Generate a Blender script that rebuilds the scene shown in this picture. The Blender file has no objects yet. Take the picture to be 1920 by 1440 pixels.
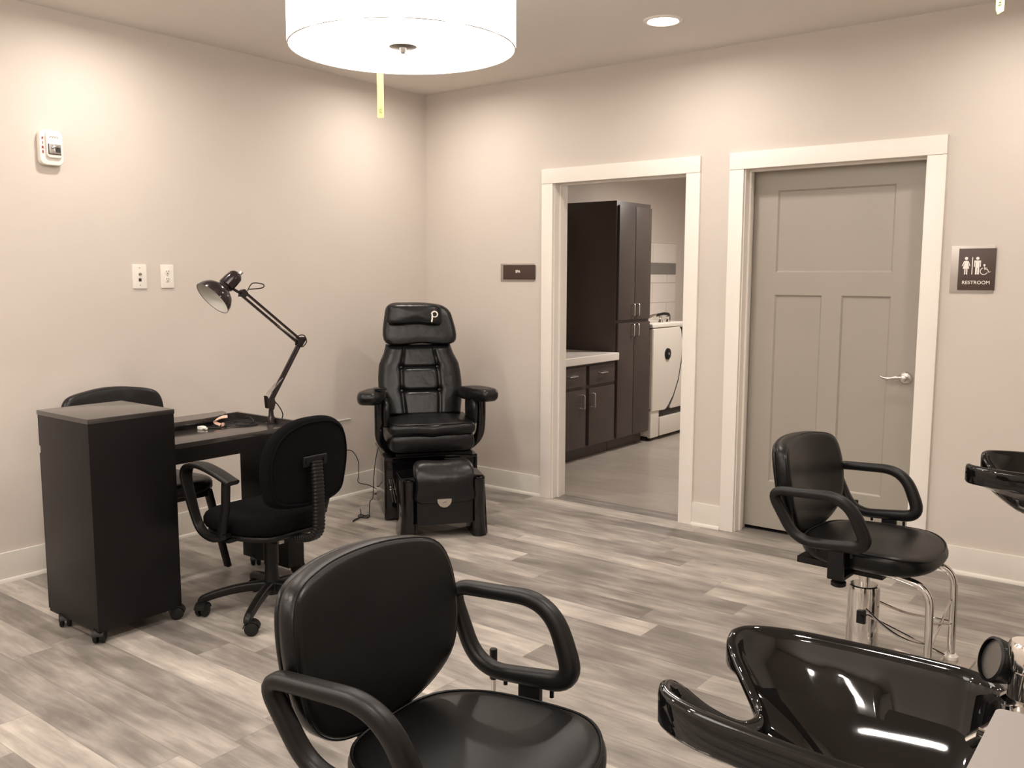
import bpy, bmesh, math, random
from mathutils import Vector, Matrix
R = math.radians; PI = math.pi
random.seed(7)
S = bpy.context.scene
COL = S.collection

# ------------------------------------------------------------------ materials
def new_mat(name):
    m = bpy.data.materials.new(name); m.use_nodes = True
    nt = m.node_tree; b = nt.nodes['Principled BSDF']
    return m, nt, b
def ramp(nt, fac, stops):
    r = nt.nodes.new('ShaderNodeValToRGB'); e = r.color_ramp.elements
    e[0].position, e[0].color = stops[0][0], (*stops[0][1], 1)
    e[1].position, e[1].color = stops[-1][0], (*stops[-1][1], 1)
    for p, c in stops[1:-1]:
        n = e.new(p); n.color = (*c, 1)
    nt.links.new(fac, r.inputs[0]); return r.outputs[0]
def plain(name, col, rough=.5, metal=0, bump=0, scale=200, var=.04, coat=0, spec=.5, dist=.002):
    m, nt, b = new_mat(name)
    b.inputs['Roughness'].default_value = rough; b.inputs['Metallic'].default_value = metal
    b.inputs['Coat Weight'].default_value = coat; b.inputs['Coat Roughness'].default_value = .03
    b.inputs['Specular IOR Level'].default_value = spec
    tc = nt.nodes.new('ShaderNodeTexCoord')
    n = nt.nodes.new('ShaderNodeTexNoise'); n.inputs['Scale'].default_value = 3; n.inputs['Detail'].default_value = 3
    nt.links.new(tc.outputs['Object'], n.inputs['Vector'])
    c0 = tuple(max(0, c*(1-var)) for c in col); c1 = tuple(c*(1+var) for c in col)
    nt.links.new(ramp(nt, n.outputs['Fac'], [(.3, c0), (.7, c1)]), b.inputs['Base Color'])
    if bump:
        n2 = nt.nodes.new('ShaderNodeTexNoise'); n2.inputs['Scale'].default_value = scale; n2.inputs['Detail'].default_value = 2
        nt.links.new(tc.outputs['Object'], n2.inputs['Vector'])
        bp = nt.nodes.new('ShaderNodeBump'); bp.inputs['Strength'].default_value = bump; bp.inputs['Distance'].default_value = dist
        nt.links.new(n2.outputs['Fac'], bp.inputs['Height']); nt.links.new(bp.outputs[0], b.inputs['Normal'])
    return m
def emit(name, col, strength):
    m, nt, b = new_mat(name)
    b.inputs['Base Color'].default_value = (.8, .8, .8, 1)
    b.inputs['Emission Color'].default_value = (*col, 1); b.inputs['Emission Strength'].default_value = strength
    return m
def plank_mat(name, W, L, stops, along_x=True, seam=(.1, .085, .07), grain=.5, rough=.42, seamw=.004, knots=True):
    m, nt, b = new_mat(name); N = nt.nodes.new; K = nt.links.new
    def mth(op, a, bb=None, c=None):
        n = N('ShaderNodeMath'); n.operation = op
        for i, v in enumerate((a, bb, c)):
            if v is None: continue
            if isinstance(v, (int, float)): n.inputs[i].default_value = v
            else: K(v, n.inputs[i])
        return n.outputs[0]
    tc = N('ShaderNodeTexCoord'); sx = N('ShaderNodeSeparateXYZ'); K(tc.outputs['Object'], sx.inputs[0])
    X, Y = (sx.outputs[0], sx.outputs[1]) if along_x else (sx.outputs[1], sx.outputs[0])
    v = mth('DIVIDE', Y, W); row = mth('FLOOR', v)
    wn = N('ShaderNodeTexWhiteNoise'); wn.noise_dimensions = '1D'; K(row, wn.inputs['W'])
    u = mth('ADD', mth('DIVIDE', X, L), mth('MULTIPLY', wn.outputs['Value'], 7.3)); colm = mth('FLOOR', u)
    cb = N('ShaderNodeCombineXYZ'); K(row, cb.inputs[0]); K(colm, cb.inputs[1])
    w2 = N('ShaderNodeTexWhiteNoise'); w2.noise_dimensions = '2D'; K(cb.outputs[0], w2.inputs['Vector'])
    # long grain, shifted from plank to plank
    g = N('ShaderNodeCombineXYZ')
    K(mth('ADD', mth('MULTIPLY', X, 2.0), mth('MULTIPLY', w2.outputs['Value'], 37)), g.inputs[0])
    K(mth('MULTIPLY', Y, 17), g.inputs[1]); K(mth('MULTIPLY', w2.outputs['Value'], 91), g.inputs[2])
    n1 = N('ShaderNodeTexNoise'); n1.inputs['Scale'].default_value = 1.6; n1.inputs['Detail'].default_value = 6; n1.inputs['Roughness'].default_value = .6
    n1.inputs['Distortion'].default_value = .9; K(g.outputs[0], n1.inputs['Vector'])
    g2 = N('ShaderNodeCombineXYZ'); K(mth('ADD', mth('MULTIPLY', X, 2.6), mth('MULTIPLY', w2.outputs['Value'], 23)), g2.inputs[0]); K(mth('MULTIPLY', Y, 7), g2.inputs[1])
    n2 = N('ShaderNodeTexNoise'); n2.inputs['Scale'].default_value = 1.3; n2.inputs['Detail'].default_value = 3; K(g2.outputs[0], n2.inputs['Vector'])
    f = mth('ADD', mth('MULTIPLY', w2.outputs['Value'], .30), mth('ADD', mth('MULTIPLY', n1.outputs['Fac'], grain), mth('MULTIPLY', n2.outputs['Fac'], .62)))
    f = mth('SUBTRACT', f, .20)
    col = ramp(nt, f, stops)
    if knots:
        vo = N('ShaderNodeTexVoronoi'); vo.inputs['Scale'].default_value = 2.1
        mp = N('ShaderNodeMapping'); mp.inputs['Scale'].default_value = (.8, 1.6, 1); K(tc.outputs['Object'], mp.inputs[0]); K(mp.outputs[0], vo.inputs['Vector'])
        kf = ramp(nt, vo.outputs['Distance'], [(0, (.35, .33, .3)), (.035, (1, 1, 1))])
        mk = N('ShaderNodeMix'); mk.data_type = 'RGBA'; mk.blend_type = 'MULTIPLY'; mk.inputs[0].default_value = .6
        K(col, mk.inputs[6]); K(kf, mk.inputs[7]); col = mk.outputs[2]
    fv = mth('FRACT', v); fu = mth('FRACT', u)
    dv = mth('MULTIPLY', mth('MINIMUM', fv, mth('SUBTRACT', 1, fv)), W); du = mth('MULTIPLY', mth('MINIMUM', fu, mth('SUBTRACT', 1, fu)), L)
    d = mth('MINIMUM', dv, du); sm = mth('LESS_THAN', d, seamw/2)
    mx = N('ShaderNodeMix'); mx.data_type = 'RGBA'; K(mth('MULTIPLY', sm, .28), mx.inputs[0]); K(col, mx.inputs[6]); mx.inputs[7].default_value = (*seam, 1)
    K(mx.outputs[2], b.inputs['Base Color'])
    rr = N('ShaderNodeMapRange'); rr.inputs[3].default_value = rough-.07; rr.inputs[4].default_value = rough+.1; K(n1.outputs['Fac'], rr.inputs[0]); K(rr.outputs[0], b.inputs['Roughness'])
    bp = N('ShaderNodeBump'); bp.inputs['Strength'].default_value = .12; bp.inputs['Distance'].default_value = .002
    K(mth('SUBTRACT', n1.outputs['Fac'], mth('MULTIPLY', sm, .8)), bp.inputs['Height']); K(bp.outputs[0], b.inputs['Normal'])
    return m
def tile_mat():
    m, nt, b = new_mat('glazed wall tile'); N = nt.nodes.new; K = nt.links.new
    tc = N('ShaderNodeTexCoord'); mp = N('ShaderNodeMapping'); mp.inputs['Rotation'].default_value = (0, R(90), R(90))
    sx = N('ShaderNodeSeparateXYZ'); K(tc.outputs['Object'], sx.inputs[0]); cb = N('ShaderNodeCombineXYZ'); K(sx.outputs[1], cb.inputs[0]); K(sx.outputs[2], cb.inputs[1])
    br = N('ShaderNodeTexBrick'); br.inputs['Scale'].default_value = 1; br.inputs['Brick Width'].default_value = .6; br.inputs['Row Height'].default_value = .2
    br.inputs['Mortar Size'].default_value = .004; br.inputs['Color1'].default_value = (.74, .69, .64, 1); br.inputs['Color2'].default_value = (.71, .66, .61, 1); br.inputs['Mortar'].default_value = (.5, .46, .42, 1)
    K(cb.outputs[0], br.inputs['Vector']); K(br.outputs['Color'], b.inputs['Base Color']); b.inputs['Roughness'].default_value = .25
    return m

M = {}
M['wall'] = plain('warm beige wall paint', (.60, .546, .497), .75, bump=.04, scale=350, var=.012)
M['ceil'] = plain('flat ceiling paint', (.70, .66, .615), .9, bump=.05, scale=300, var=.01)
M['trim'] = plain('satin white trim paint', (.80, .755, .70), .35, var=.01)
M['door'] = plain('taupe door paint', (.335, .305, .262), .42, bump=.05, scale=60, var=.015)
M['floor'] = plank_mat('grey washed vinyl planks', .152, 1.22, [(.22, (.125, .112, .100)), (.40, (.205, .185, .166)), (.53, (.295, .266, .238)), (.66, (.40, .362, .322)), (.80, (.55, .50, .44))])
M['ltile'] = plank_mat('wood look floor tile', .2, .9, [(.2, (.30, .265, .235)), (.8, (.42, .375, .33))], seam=(.62, .57, .5), grain=.3, rough=.3, knots=False)
M['tile'] = tile_mat()
M['band'] = plain('grey accent tile', (.20, .19, .175), .3)
M['lam'] = plain('black laminate', (.006, .0052, .0052), .34, var=.1, bump=.03, scale=400, spec=.22)
M['lamtop'] = plain('satin black laminate top', (.03, .026, .024), .16, var=.06, spec=1.0)  # base colour lifted to add to the grazing wall reflection on the tops
M['taupe'] = plain('taupe laminate top', (.20, .18, .168), .45, var=.03)
M['vinyl'] = plain('black vinyl upholstery', (.003, .003, .0033), .33, bump=.14, scale=450, var=.12, spec=.26)
M['leather'] = plain('soft black leather', (.006, .0058, .0065), .33, bump=.35, scale=22, var=.15, dist=.006, spec=.36)
M['fabric'] = plain('black woven fabric', (.0035, .0032, .004), .95, bump=.5, scale=700, var=.2, spec=.1)
M['plastic'] = plain('black moulded plastic', (.006, .0056, .0058), .40, bump=.05, scale=500, spec=.25)
M['urethane'] = plain('black soft grip urethane', (.005, .0047, .005), .42, bump=.08, scale=400, spec=.30)
M['gloss'] = plain('gloss black acrylic', (.004, .0035, .004), .05, var=.05, spec=.5)
M['fiber'] = plain('gloss black ABS sink', (.004, .0037, .0037), .04, var=.05, spec=.5)
M['lampm'] = plain('black lacquered metal', (.022, .015, .016), .16, metal=.35)
M['lampin'] = plain('pale shade lining', (.55, .54, .50), .45)
M['chrome'] = plain('polished chrome', (.72, .70, .68), .10, metal=1, var=.01)
M['satin'] = plain('brushed nickel', (.60, .57, .53), .26, metal=1, var=.02)
M['steel'] = plain('dull steel', (.42, .40, .38), .35, metal=1)
M['rubber'] = plain('dark rubber', (.008, .0075, .0075), .55, spec=.3)
M['white'] = plain('white device plastic', (.80, .76, .70), .35, var=.01)
M['dark'] = plain('dark recess', (.03, .026, .024), .6)
M['red'] = plain('red print', (.28, .03, .02), .5)
M['silver'] = plain('silver sign backer', (.42, .38, .35), .35, metal=.6)
M['brown'] = plain('dark brown sign face', (.055, .031, .023), .4, var=.02)
M['print'] = plain('white sign lettering', (.86, .80, .74), .5, var=.01)
M['cab'] = plain('espresso cabinet finish', (.050, .038, .033), .40, bump=.1, scale=40, var=.12)
M['counter'] = plain('white laminate counter', (.74, .70, .66), .3)
M['cream'] = plain('cream gelcoat', (.68, .64, .58), .3, var=.01)
M['tag'] = plain('yellow marking tape', (.78, .74, .20), .5, var=.03)
M['tan'] = plain('tan adhesive bandage wrap', (.62, .40, .30), .5)
M['amber'] = emit('amber indicator', (1, .35, .08), 3)
M['shade'] = emit('glowing white drum fabric', (1, .935, .87), 5.0)
M['lens'] = emit('glowing downlight lens', (1, .86, .72), 14)
M['base'] = plain('painted baseboard', (.72, .685, .63), .4, var=.01)

# ------------------------------------------------------------------ mesh builder
def fillet(pts, r, n=6, closed=False):
    pts = [Vector(p) for p in pts]; out = []; N = len(pts)
    for i, p in enumerate(pts):
        if not closed and i in (0, N-1): out.append(p); continue
        a = pts[(i-1) % N]-p; b = pts[(i+1) % N]-p
        rr = r[i] if isinstance(r, (list, tuple)) else r
        rr = min(rr, a.length*.48, b.length*.48)
        A = p+a.normalized()*rr; B = p+b.normalized()*rr
        for k in range(n+1):
            t = k/n; out.append((1-t)**2*A + 2*t*(1-t)*p + t*t*B)
    return out
def spline(pts, n=8, closed=False):
    P = [Vector(p) for p in pts]; N = len(P); out = []
    for i in range(N if closed else N-1):
        if closed: a, b, c, d = P[(i-1) % N], P[i], P[(i+1) % N], P[(i+2) % N]
        else: a, b, c, d = P[max(i-1, 0)], P[i], P[i+1], P[min(i+2, N-1)]
        for k in range(n):
            t = k/n
            out.append(.5*((2*b)+(c-a)*t+(2*a-5*b+4*c-d)*t*t+(3*b-a-3*c+d)*t**3))
    if not closed: out.append(P[-1])
    return out
def circ(r, n=12, ry=None):
    ry = r if ry is None else ry
    return [(r*math.cos(2*PI*k/n), ry*math.sin(2*PI*k/n)) for k in range(n)]
def rrect(w, h, r, n=3):
    out = []
    for cx, cy, a0 in ((w/2-r, h/2-r, 0), (-w/2+r, h/2-r, 90), (-w/2+r, -h/2+r, 180), (w/2-r, -h/2+r, 270)):
        for k in range(n+1):
            a = R(a0+90*k/n); out.append((cx+r*math.cos(a), cy+r*math.sin(a)))
    return out
class MB:
    def __init__(s): s.bm = bmesh.new(); s.smooth = 35
    def face(s, vs):
        try: return s.bm.faces.new(vs)
        except ValueError: return None
    def box(s, x0, x1, y0, y1, z0, z1, bev=0, seg=2, mat=None):
        t = bmesh.new(); bmesh.ops.create_cube(t, size=1)
        for v in t.verts: v.co = Vector(((x0+x1)/2+v.co.x*(x1-x0), (y0+y1)/2+v.co.y*(y1-y0), (z0+z1)/2+v.co.z*(z1-z0)))
        if bev: bmesh.ops.bevel(t, geom=t.edges[:], offset=min(bev, .49*min(abs(x1-x0), abs(y1-y0), abs(z1-z0))), segments=seg, affect='EDGES', profile=.7)
        s.add(t, mat); return s
    def add(s, t, mat=None):
        if mat is not None: t.transform(mat)
        mp = {v: s.bm.verts.new(v.co) for v in t.verts}
        for f in t.faces: s.face([mp[v] for v in f.verts])
        t.free()
    def sweep(s, path, sec, closed=False, up=None, scale=None, cap=True):
        path = [Vector(p) for p in path]; n = len(path); rings = []; prev = None
        for i, p in enumerate(path):
            if closed: t = path[(i+1) % n]-path[(i-1) % n]
            else: t = path[min(i+1, n-1)]-path[max(i-1, 0)]
            t.normalize()
            if up is not None: ref = Vector(up)
            elif prev is None: ref = Vector((0, 0, 1)) if abs(t.z) < .9 else Vector((1, 0, 0))
            else: ref = prev
            u = ref-t*ref.dot(t)
            if u.length < 1e-6: u = t.orthogonal()
            u.normalize(); prev = u; v = t.cross(u)
            sc = scale(i/(n-1)) if scale else 1
            if not isinstance(sc, (tuple, list)): sc = (sc, sc)
            rings.append([s.bm.verts.new(p+u*a*sc[0]+v*b*sc[1]) for a, b in sec])
        m = len(sec)
        for i in range(n if closed else n-1):
            A, B = rings[i], rings[(i+1) % n]
            for k in range(m): s.face([A[k], A[(k+1) % m], B[(k+1) % m], B[k]])
        if cap and not closed:
            s.face(list(reversed(rings[0]))); s.face(rings[-1])
        return s
    def tube(s, path, r, n=10, **k): return s.sweep(path, circ(r, n), **k)
    def cyl(s, a, b, r, r2=None, n=24, bev=0):
        a, b = Vector(a), Vector(b); r2 = r if r2 is None else r2
        d = (b-a); L = d.length; d.normalize()
        prof = [(0, r), (L, r2)] if not bev else [(0, r-bev), (bev*.3, r-bev*.3), (bev, r), (L-bev, r2), (L-bev*.3, r2-bev*.3), (L, r2-bev)]
        return s.lathe(prof, a, d, n)
    def lathe(s, prof, o=(0, 0, 0), d=(0, 0, 1), n=28, cap=True):
        o, d = Vector(o), Vector(d).normalized(); u = d.orthogonal().normalized(); v = d.cross(u); rings = []
        for z, r in prof:
            if r < 1e-6: rings.append([s.bm.verts.new(o+d*z)])
            else: rings.append([s.bm.verts.new(o+d*z+(u*math.cos(2*PI*k/n)+v*math.sin(2*PI*k/n))*r) for k in range(n)])
        for A, B in zip(rings, rings[1:]):
            for k in range(n):
                a0, a1 = A[k % len(A)], A[(k+1) % len(A)]; b0, b1 = B[k % len(B)], B[(k+1) % len(B)]
                vs = []
                for q in (a0, a1, b1, b0):
                    if q not in vs: vs.append(q)
                if len(vs) > 2: s.face(vs)
        if cap:
            if len(rings[0]) > 1: s.face(list(reversed(rings[0])))
            if len(rings[-1]) > 1: s.face(rings[-1])
        return s
    def pad(s, outline, T, fn, crown=.015, edge=.10, rings=None, p=2.4):
        """soft cushion: 2-D outline, thickness T, fn(a,b,h)->xyz"""
        n = len(outline); prof = []
        for q in (.25, .5, .75): prof.append((q*(1-edge), T/2+crown*(1-q*q)))
        K = 7
        for k in range(K+1):
            a = PI/2-PI*k/K; c, sn = math.cos(a), math.sin(a)
            prof.append((1-edge+edge*abs(c)**(2/p), T/2*math.copysign(abs(sn)**(2/p), sn)))
        for q in (.7, .35): prof.append((q*(1-edge), -T/2))
        cx = sum(o[0] for o in outline)/n; cy = sum(o[1] for o in outline)/n
        R0 = s.bm.verts.new(fn(cx, cy, T/2+crown)); RR = []
        for sc, h in prof: RR.append([s.bm.verts.new(fn(cx+(a-cx)*sc, cy+(b-cy)*sc, h)) for a, b in outline])
        Re = s.bm.verts.new(fn(cx, cy, -T/2))
        for k in range(n): s.face([R0, RR[0][k], RR[0][(k+1) % n]]); s.face([Re, RR[-1][(k+1) % n], RR[-1][k]])
        for A, B in zip(RR, RR[1:]):
            for k in range(n): s.face([A[k], B[k], B[(k+1) % n], A[(k+1) % n]])
        return s
    def prism(s, poly, fn, h0, h1, bev=0):
        t = bmesh.new(); vs = [t.verts.new(fn(a, b, h0)) for a, b in poly]; f = t.faces.new(vs)
        r = bmesh.ops.extrude_face_region(t, geom=[f]); d = fn(0, 0, h1)-fn(0, 0, h0)
        for v in r['geom']:
            if isinstance(v, bmesh.types.BMVert): v.co += d
        if bev:
            bmesh.ops.bevel(t, geom=[e for e in t.edges], offset=bev, segments=2, affect='EDGES')
        s.add(t); return s
    def build(s, name, mat, parent=None, loc=None, sm=True):
        bm = s.bm; bmesh.ops.recalc_face_normals(bm, faces=bm.faces[:])
        me = bpy.data.meshes.new(name); bm.to_mesh(me); bm.free()
        if sm:
            me.polygons.foreach_set('use_smooth', [True]*len(me.polygons)); me.set_sharp_from_angle(angle=R(s.smooth))
        me.materials.append(mat)
        o = bpy.data.objects.new(name, me); COL.objects.link(o)
        if parent: o.parent = parent
        if loc: o.location = loc
        return o
def thing(name, label, cat, loc=(0, 0, 0), rz=0, group=None):
    o = bpy.data.objects.new(name, None); COL.objects.link(o); o.empty_display_size = .1
    o.location = loc; o.rotation_euler = (0, 0, rz); o['label'] = label; o['category'] = cat
    if group: o['group'] = group
    return o
def tag(o, label, cat, group=None):
    o['label'] = label; o['category'] = cat
    if group: o['group'] = group
    return o
def struct(o): o['kind'] = 'structure'; return o
def lab(o, t): o['label'] = t; return o
def dup(root, loc, rz, label):
    def cp(o, par):
        c = o.copy(); COL.objects.link(c); c.parent = par
        for ch in [x for x in bpy.data.objects if x.parent == o]: cp(ch, c)
        return c
    r = cp(root, None); r.location = loc; r.rotation_euler = (0, 0, rz); r['label'] = label; return r
V = Vector
def text_obj(txt, size, mat, parent, loc, rot, depth=.0008, name='lettering', align='CENTER', bold=0, space=1.0):
    cu = bpy.data.curves.new(name, 'FONT'); cu.body = txt; cu.size = size; cu.extrude = depth; cu.align_x = align; cu.align_y = 'CENTER'; cu.offset = bold; cu.space_character = space
    o = bpy.data.objects.new(name, cu); COL.objects.link(o)
    dg = bpy.context.evaluated_depsgraph_get(); me = bpy.data.meshes.new_from_object(o.evaluated_get(dg))
    bpy.data.objects.remove(o); bpy.data.curves.remove(cu)
    me.materials.clear(); me.materials.append(mat)
    q = bpy.data.objects.new(name, me); COL.objects.link(q); q.parent = parent; q.location = loc; q.rotation_euler = rot
    return q

# ------------------------------------------------------------------ room
H = 2.715; XR = 5.0; YF = -6.6; WT = .14
D1 = (1.1137, 2.0337); D2 = (2.3932, 3.3206); ZD = 2.045; LB = 4.5
def wbox(name, boxes, mat, bev=0):
    m = MB()
    for b in boxes: m.box(*b, bev)
    return struct(m.build(name, mat, sm=bool(bev)))
wbox('floor', [(-.1, XR+.1, YF-.1, .135, -.06, 0)], M['floor'])
wbox('floor_laundry', [(-.1, 2.3, .135, LB+.1, -.06, .001)], M['ltile'])
wbox('floor_restroom', [(2.3, 3.6, .135, .9, -.06, 0)], M['dark'])  # floor coloured dark to give the shade under the closed door
wbox('ceiling', [(-.1, XR+.1, YF-.1, WT, H, H+.06)], M['ceil'])
wbox('ceiling_laundry', [(-.1, 2.4, WT, LB+.1, 2.5, 2.56)], M['ceil'])
wbox('wall_left', [(-.1, 0, YF-.1, WT, 0, H)], M['wall'])
wbox('wall_laundry_left', [(-.1, 0, WT, LB+.1, 0, 2.5)], M['wall'])
j = .02
wbox('wall_back', [(0, D1[0]-j, 0, WT, 0, H), (D1[1]+j, D2[0]-j, 0, WT, 0, H), (D2[1]+j, XR, 0, WT, 0, H),
                   (D1[0]-j, D1[1]+j, 0, WT, ZD+j, H), (D2[0]-j, D2[1]+j, 0, WT, ZD+j, H)], M['wall'])
wbox('wall_right', [(XR, XR+.1, YF-.1, WT, 0, H)], M['wall'])
wbox('wall_front', [(0, XR, YF-.1, YF, 0, H)], M['wall'])
wbox('wall_laundry_far', [(0, 2.3, LB, LB+.1, 0, 2.5)], M['wall'])
wbox('wall_laundry_right', [(2.2, 2.3, WT, LB, 0, 2.5)], M['wall'])
wbox('trim_5', [(0, .006, 3.2, 3.79, .6, 1.81)], M['tile'])       # tiled splash behind the tub
wbox('trim_6', [(.006, .009, 3.2, 3.79, 1.485, 1.60)], M['band'])
# jambs with stops
def jamb(name, D, stop_y):
    m = MB(); x0, x1 = D
    m.box(x0-j, x0, -.001, WT+.004, 0, ZD+j, .002); m.box(x1, x1+j, -.001, WT+.004, 0, ZD+j, .002); m.box(x0, x1, -.001, WT+.004, ZD, ZD+j, .002)
    for a, b in ((x0, x0+.012), (x1-.012, x1)): m.box(a, b, stop_y, stop_y+.034, 0, ZD, .002)
    m.box(x0+.012, x1-.012, stop_y, stop_y+.034, ZD-.012, ZD, .002)
    return struct(m.build(name, M['trim']))
jamb('trim_3', D1, .05); jm2 = jamb('trim_4', D2, .045)
def casing(name, D, o0, o1):
    m = MB(); w = .0905; z1 = 2.135; x0, x1 = D; r = .006
    m.box(o0, x0-r, -.019, .0, 0, z1-.092, .0025); m.box(x1+r, o1, -.019, .0, 0, z1-.092, .0025)
    m.box(o0, o1, -.0215, 0, z1-.0915, z1, .0025)
    return struct(m.build(name, M['trim']))
casing('trim_1', D1, 1.0233, 2.1266); casing('trim_2', D2, 2.3045, 3.414)
st = MB(); st.box(D1[0]-.0015, D1[0]+.0015, .062, .09, .9, .96); st.build('strike_plate', M['satin'], bpy.data.objects['trim_3'])
# baseboards (board + shoe moulding)
def baseboard(name, segs):
    m = MB()
    for axis, a, b in segs:
        if axis == 'x': m.box(a, b, -.014, 0, 0, .137, .002); m.sweep([(a, -.014, 0), (b, -.014, 0)], [(0, 0), (.018, 0), (.017, .007), (.012, .011), (0, .012)][::1], up=(0, 0, 1))
        else: m.box(0, .014, a, b, 0, .143, .002); m.sweep([(.014, a, 0), (.014, b, 0)], [(0, 0), (.018, 0), (.017, .007), (.012, .011), (0, .012)], up=(0, 0, 1))
    return struct(m.build(name, M['base']))
baseboard('baseboard_back', [('x', .014, 1.0233), ('x', 2.1266, 2.3045), ('x', 3.414, XR)])
baseboard('baseboard_left', [('y', YF, 0)])
# door 2 : craftsman three-panel slab
d = MB(); ys = .12; yb = .155; sx0, sx1, sz0, sz1 = D2[0]+.003, D2[1]-.003, .022, 2.042
panels = [(2.533, 3.154, 1.482, 1.930), (2.533, 2.797, .296, 1.358), (2.901, 3.154, .296, 1.358)]
xs = sorted({sx0, sx1, *[p[0] for p in panels], *[p[1] for p in panels]}); zs = sorted({sz0, sz1, *[p[2] for p in panels], *[p[3] for p in panels]})
def in_panel(x, z): return any(p[0] < x < p[1] and p[2] < z < p[3] for p in panels)
bm = d.bm
for a, b in zip(xs, xs[1:]):
    for c, e in zip(zs, zs[1:]):
        if not in_panel((a+b)/2, (c+e)/2): d.face([bm.verts.new((a, ys, c)), bm.verts.new((b, ys, c)), bm.verts.new((b, ys, e)), bm.verts.new((a, ys, e))])
for x0, x1, z0, z1 in panels:
    q = .009; o = [(x0, z0), (x1, z0), (x1, z1), (x0, z1)]; i_ = [(x0+q, z0+q), (x1-q, z0+q), (x1-q, z1-q), (x0+q, z1-q)]
    for k in range(4):
        a, b = o[k], o[(k+1) % 4]; c, e = i_[(k+1) % 4], i_[k]
        d.face([bm.verts.new((a[0], ys, a[1])), bm.verts.new((b[0], ys, b[1])), bm.verts.new((c[0], ys+.009, c[1])), bm.verts.new((e[0], ys+.009, e[1]))])
    d.face([bm.verts.new((a[0], ys+.009, a[1])) for a in i_])
for A in ([(sx0, ys, sz0), (sx0, yb, sz0), (sx0, yb, sz1), (sx0, ys, sz1)], [(sx1, ys, sz0), (sx1, yb, sz0), (sx1, yb, sz1), (sx1, ys, sz1)],
          [(sx0, ys, sz0), (sx1, ys, sz0), (sx1, yb, sz0), (sx0, yb, sz0)], [(sx0, ys, sz1), (sx1, ys, sz1), (sx1, yb, sz1), (sx0, yb, sz1)], [(sx0, yb, sz0), (sx1, yb, sz0), (sx1, yb, sz1), (sx0, yb, sz1)]):
    d.face([bm.verts.new(v) for v in A])
bmesh.ops.remove_doubles(bm, verts=bm.verts[:], dist=1e-5)
door = struct(d.build('door_1', M['door'], sm=False))
h = MB(); hx, hz = 3.248, .94
h.lathe([(0, .034), (.004, .034), (.012, .026), (.014, .012), (.05, .011)], (hx, ys, hz), (0, -1, 0))
h.sweep(spline([(hx, ys-.045, hz), (hx-.03, ys-.052, hz+.004), (hx-.07, ys-.05, hz-.004), (hx-.10, ys-.048, hz-.001), (hx-.115, ys-.046, hz+.006)], 6), circ(.010, 12, .008), scale=lambda t: 1.1-.55*t)
h.lathe([(0, .016), (.008, .015), (.012, .0)], (hx, ys-.048, hz), (0, -1, 0))
lab(h.build('door_handle', M['satin'], door), 'brushed nickel lever')

# ------------------------------------------------------------------ ceiling lights
def disc_light(name, x, y, z, size, power, parent, spread=150):
    l = bpy.data.lights.new(name, 'AREA'); l.shape = 'DISK'; l.size = size; l.energy = power; l.color = (1, .915, .835); l.spread = R(spread)
    o = bpy.data.objects.new(name, l); COL.objects.link(o); o.location = (x, y, z)
    if parent: o.parent = parent
    return o
spots = [(.60, -.66), (2.22, -.66), (3.78, -.66), (.58, -2.50), (3.78, -2.50), (.6, -4.4), (2.2, -4.4), (3.78, -4.4), (.6, -6.0), (3.78, -6.0)]  # the rearmost pair is unseen, added to keep up the fill
names = ['recessed downlight in the ceiling, hidden behind the drum pendant near the corner', 'glowing recessed downlight in the ceiling above the spa doorway',
         'recessed ceiling downlight above the restroom door, right of the frame', 'recessed ceiling downlight beside the left wall', 'recessed ceiling downlight above the styling chairs',
         'recessed ceiling downlight behind the camera on the left', 'recessed ceiling downlight behind the camera in the middle', 'recessed ceiling downlight behind the camera on the right', 'added unseen fill downlight at the far back left', 'added unseen fill downlight at the far back right']
for (x, y), lb in zip(spots, names):
    t = thing('recessed_light', lb, 'ceiling light', (x, y, H), 0, 'recessed ceiling downlights')
    m = MB(); m.lathe([(0, .098), (-.006, .094), (-.009, .080), (-.003, .072), (0, .072)], n=40, cap=False); m.build('trim_ring', M['trim'], t)
    m = MB(); m.lathe([(-.002, .072), (-.006, .05), (-.0075, 0)], n=32, cap=False); m.build('lens', M['lens'], t)
    disc_light('bulb', 0, 0, -.012, .13, 8.8 if (x < 1 or y > -1) and y > -4 else 17, t, 172)
# unseen laundry room lamp, added to brighten the view through the doorway
t = thing('laundry_fill_light', 'added unseen flush ceiling light inside the laundry room', 'ceiling light', (1.4, 2.4, 2.5))
m = MB(); m.lathe([(0, .16), (-.05, .15), (-.07, .09), (-.075, 0)], n=32); m.build('diffuser', M['shade'], t)
disc_light('bulb', 0, 0, -.09, .3, 32, t, 175)

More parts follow.
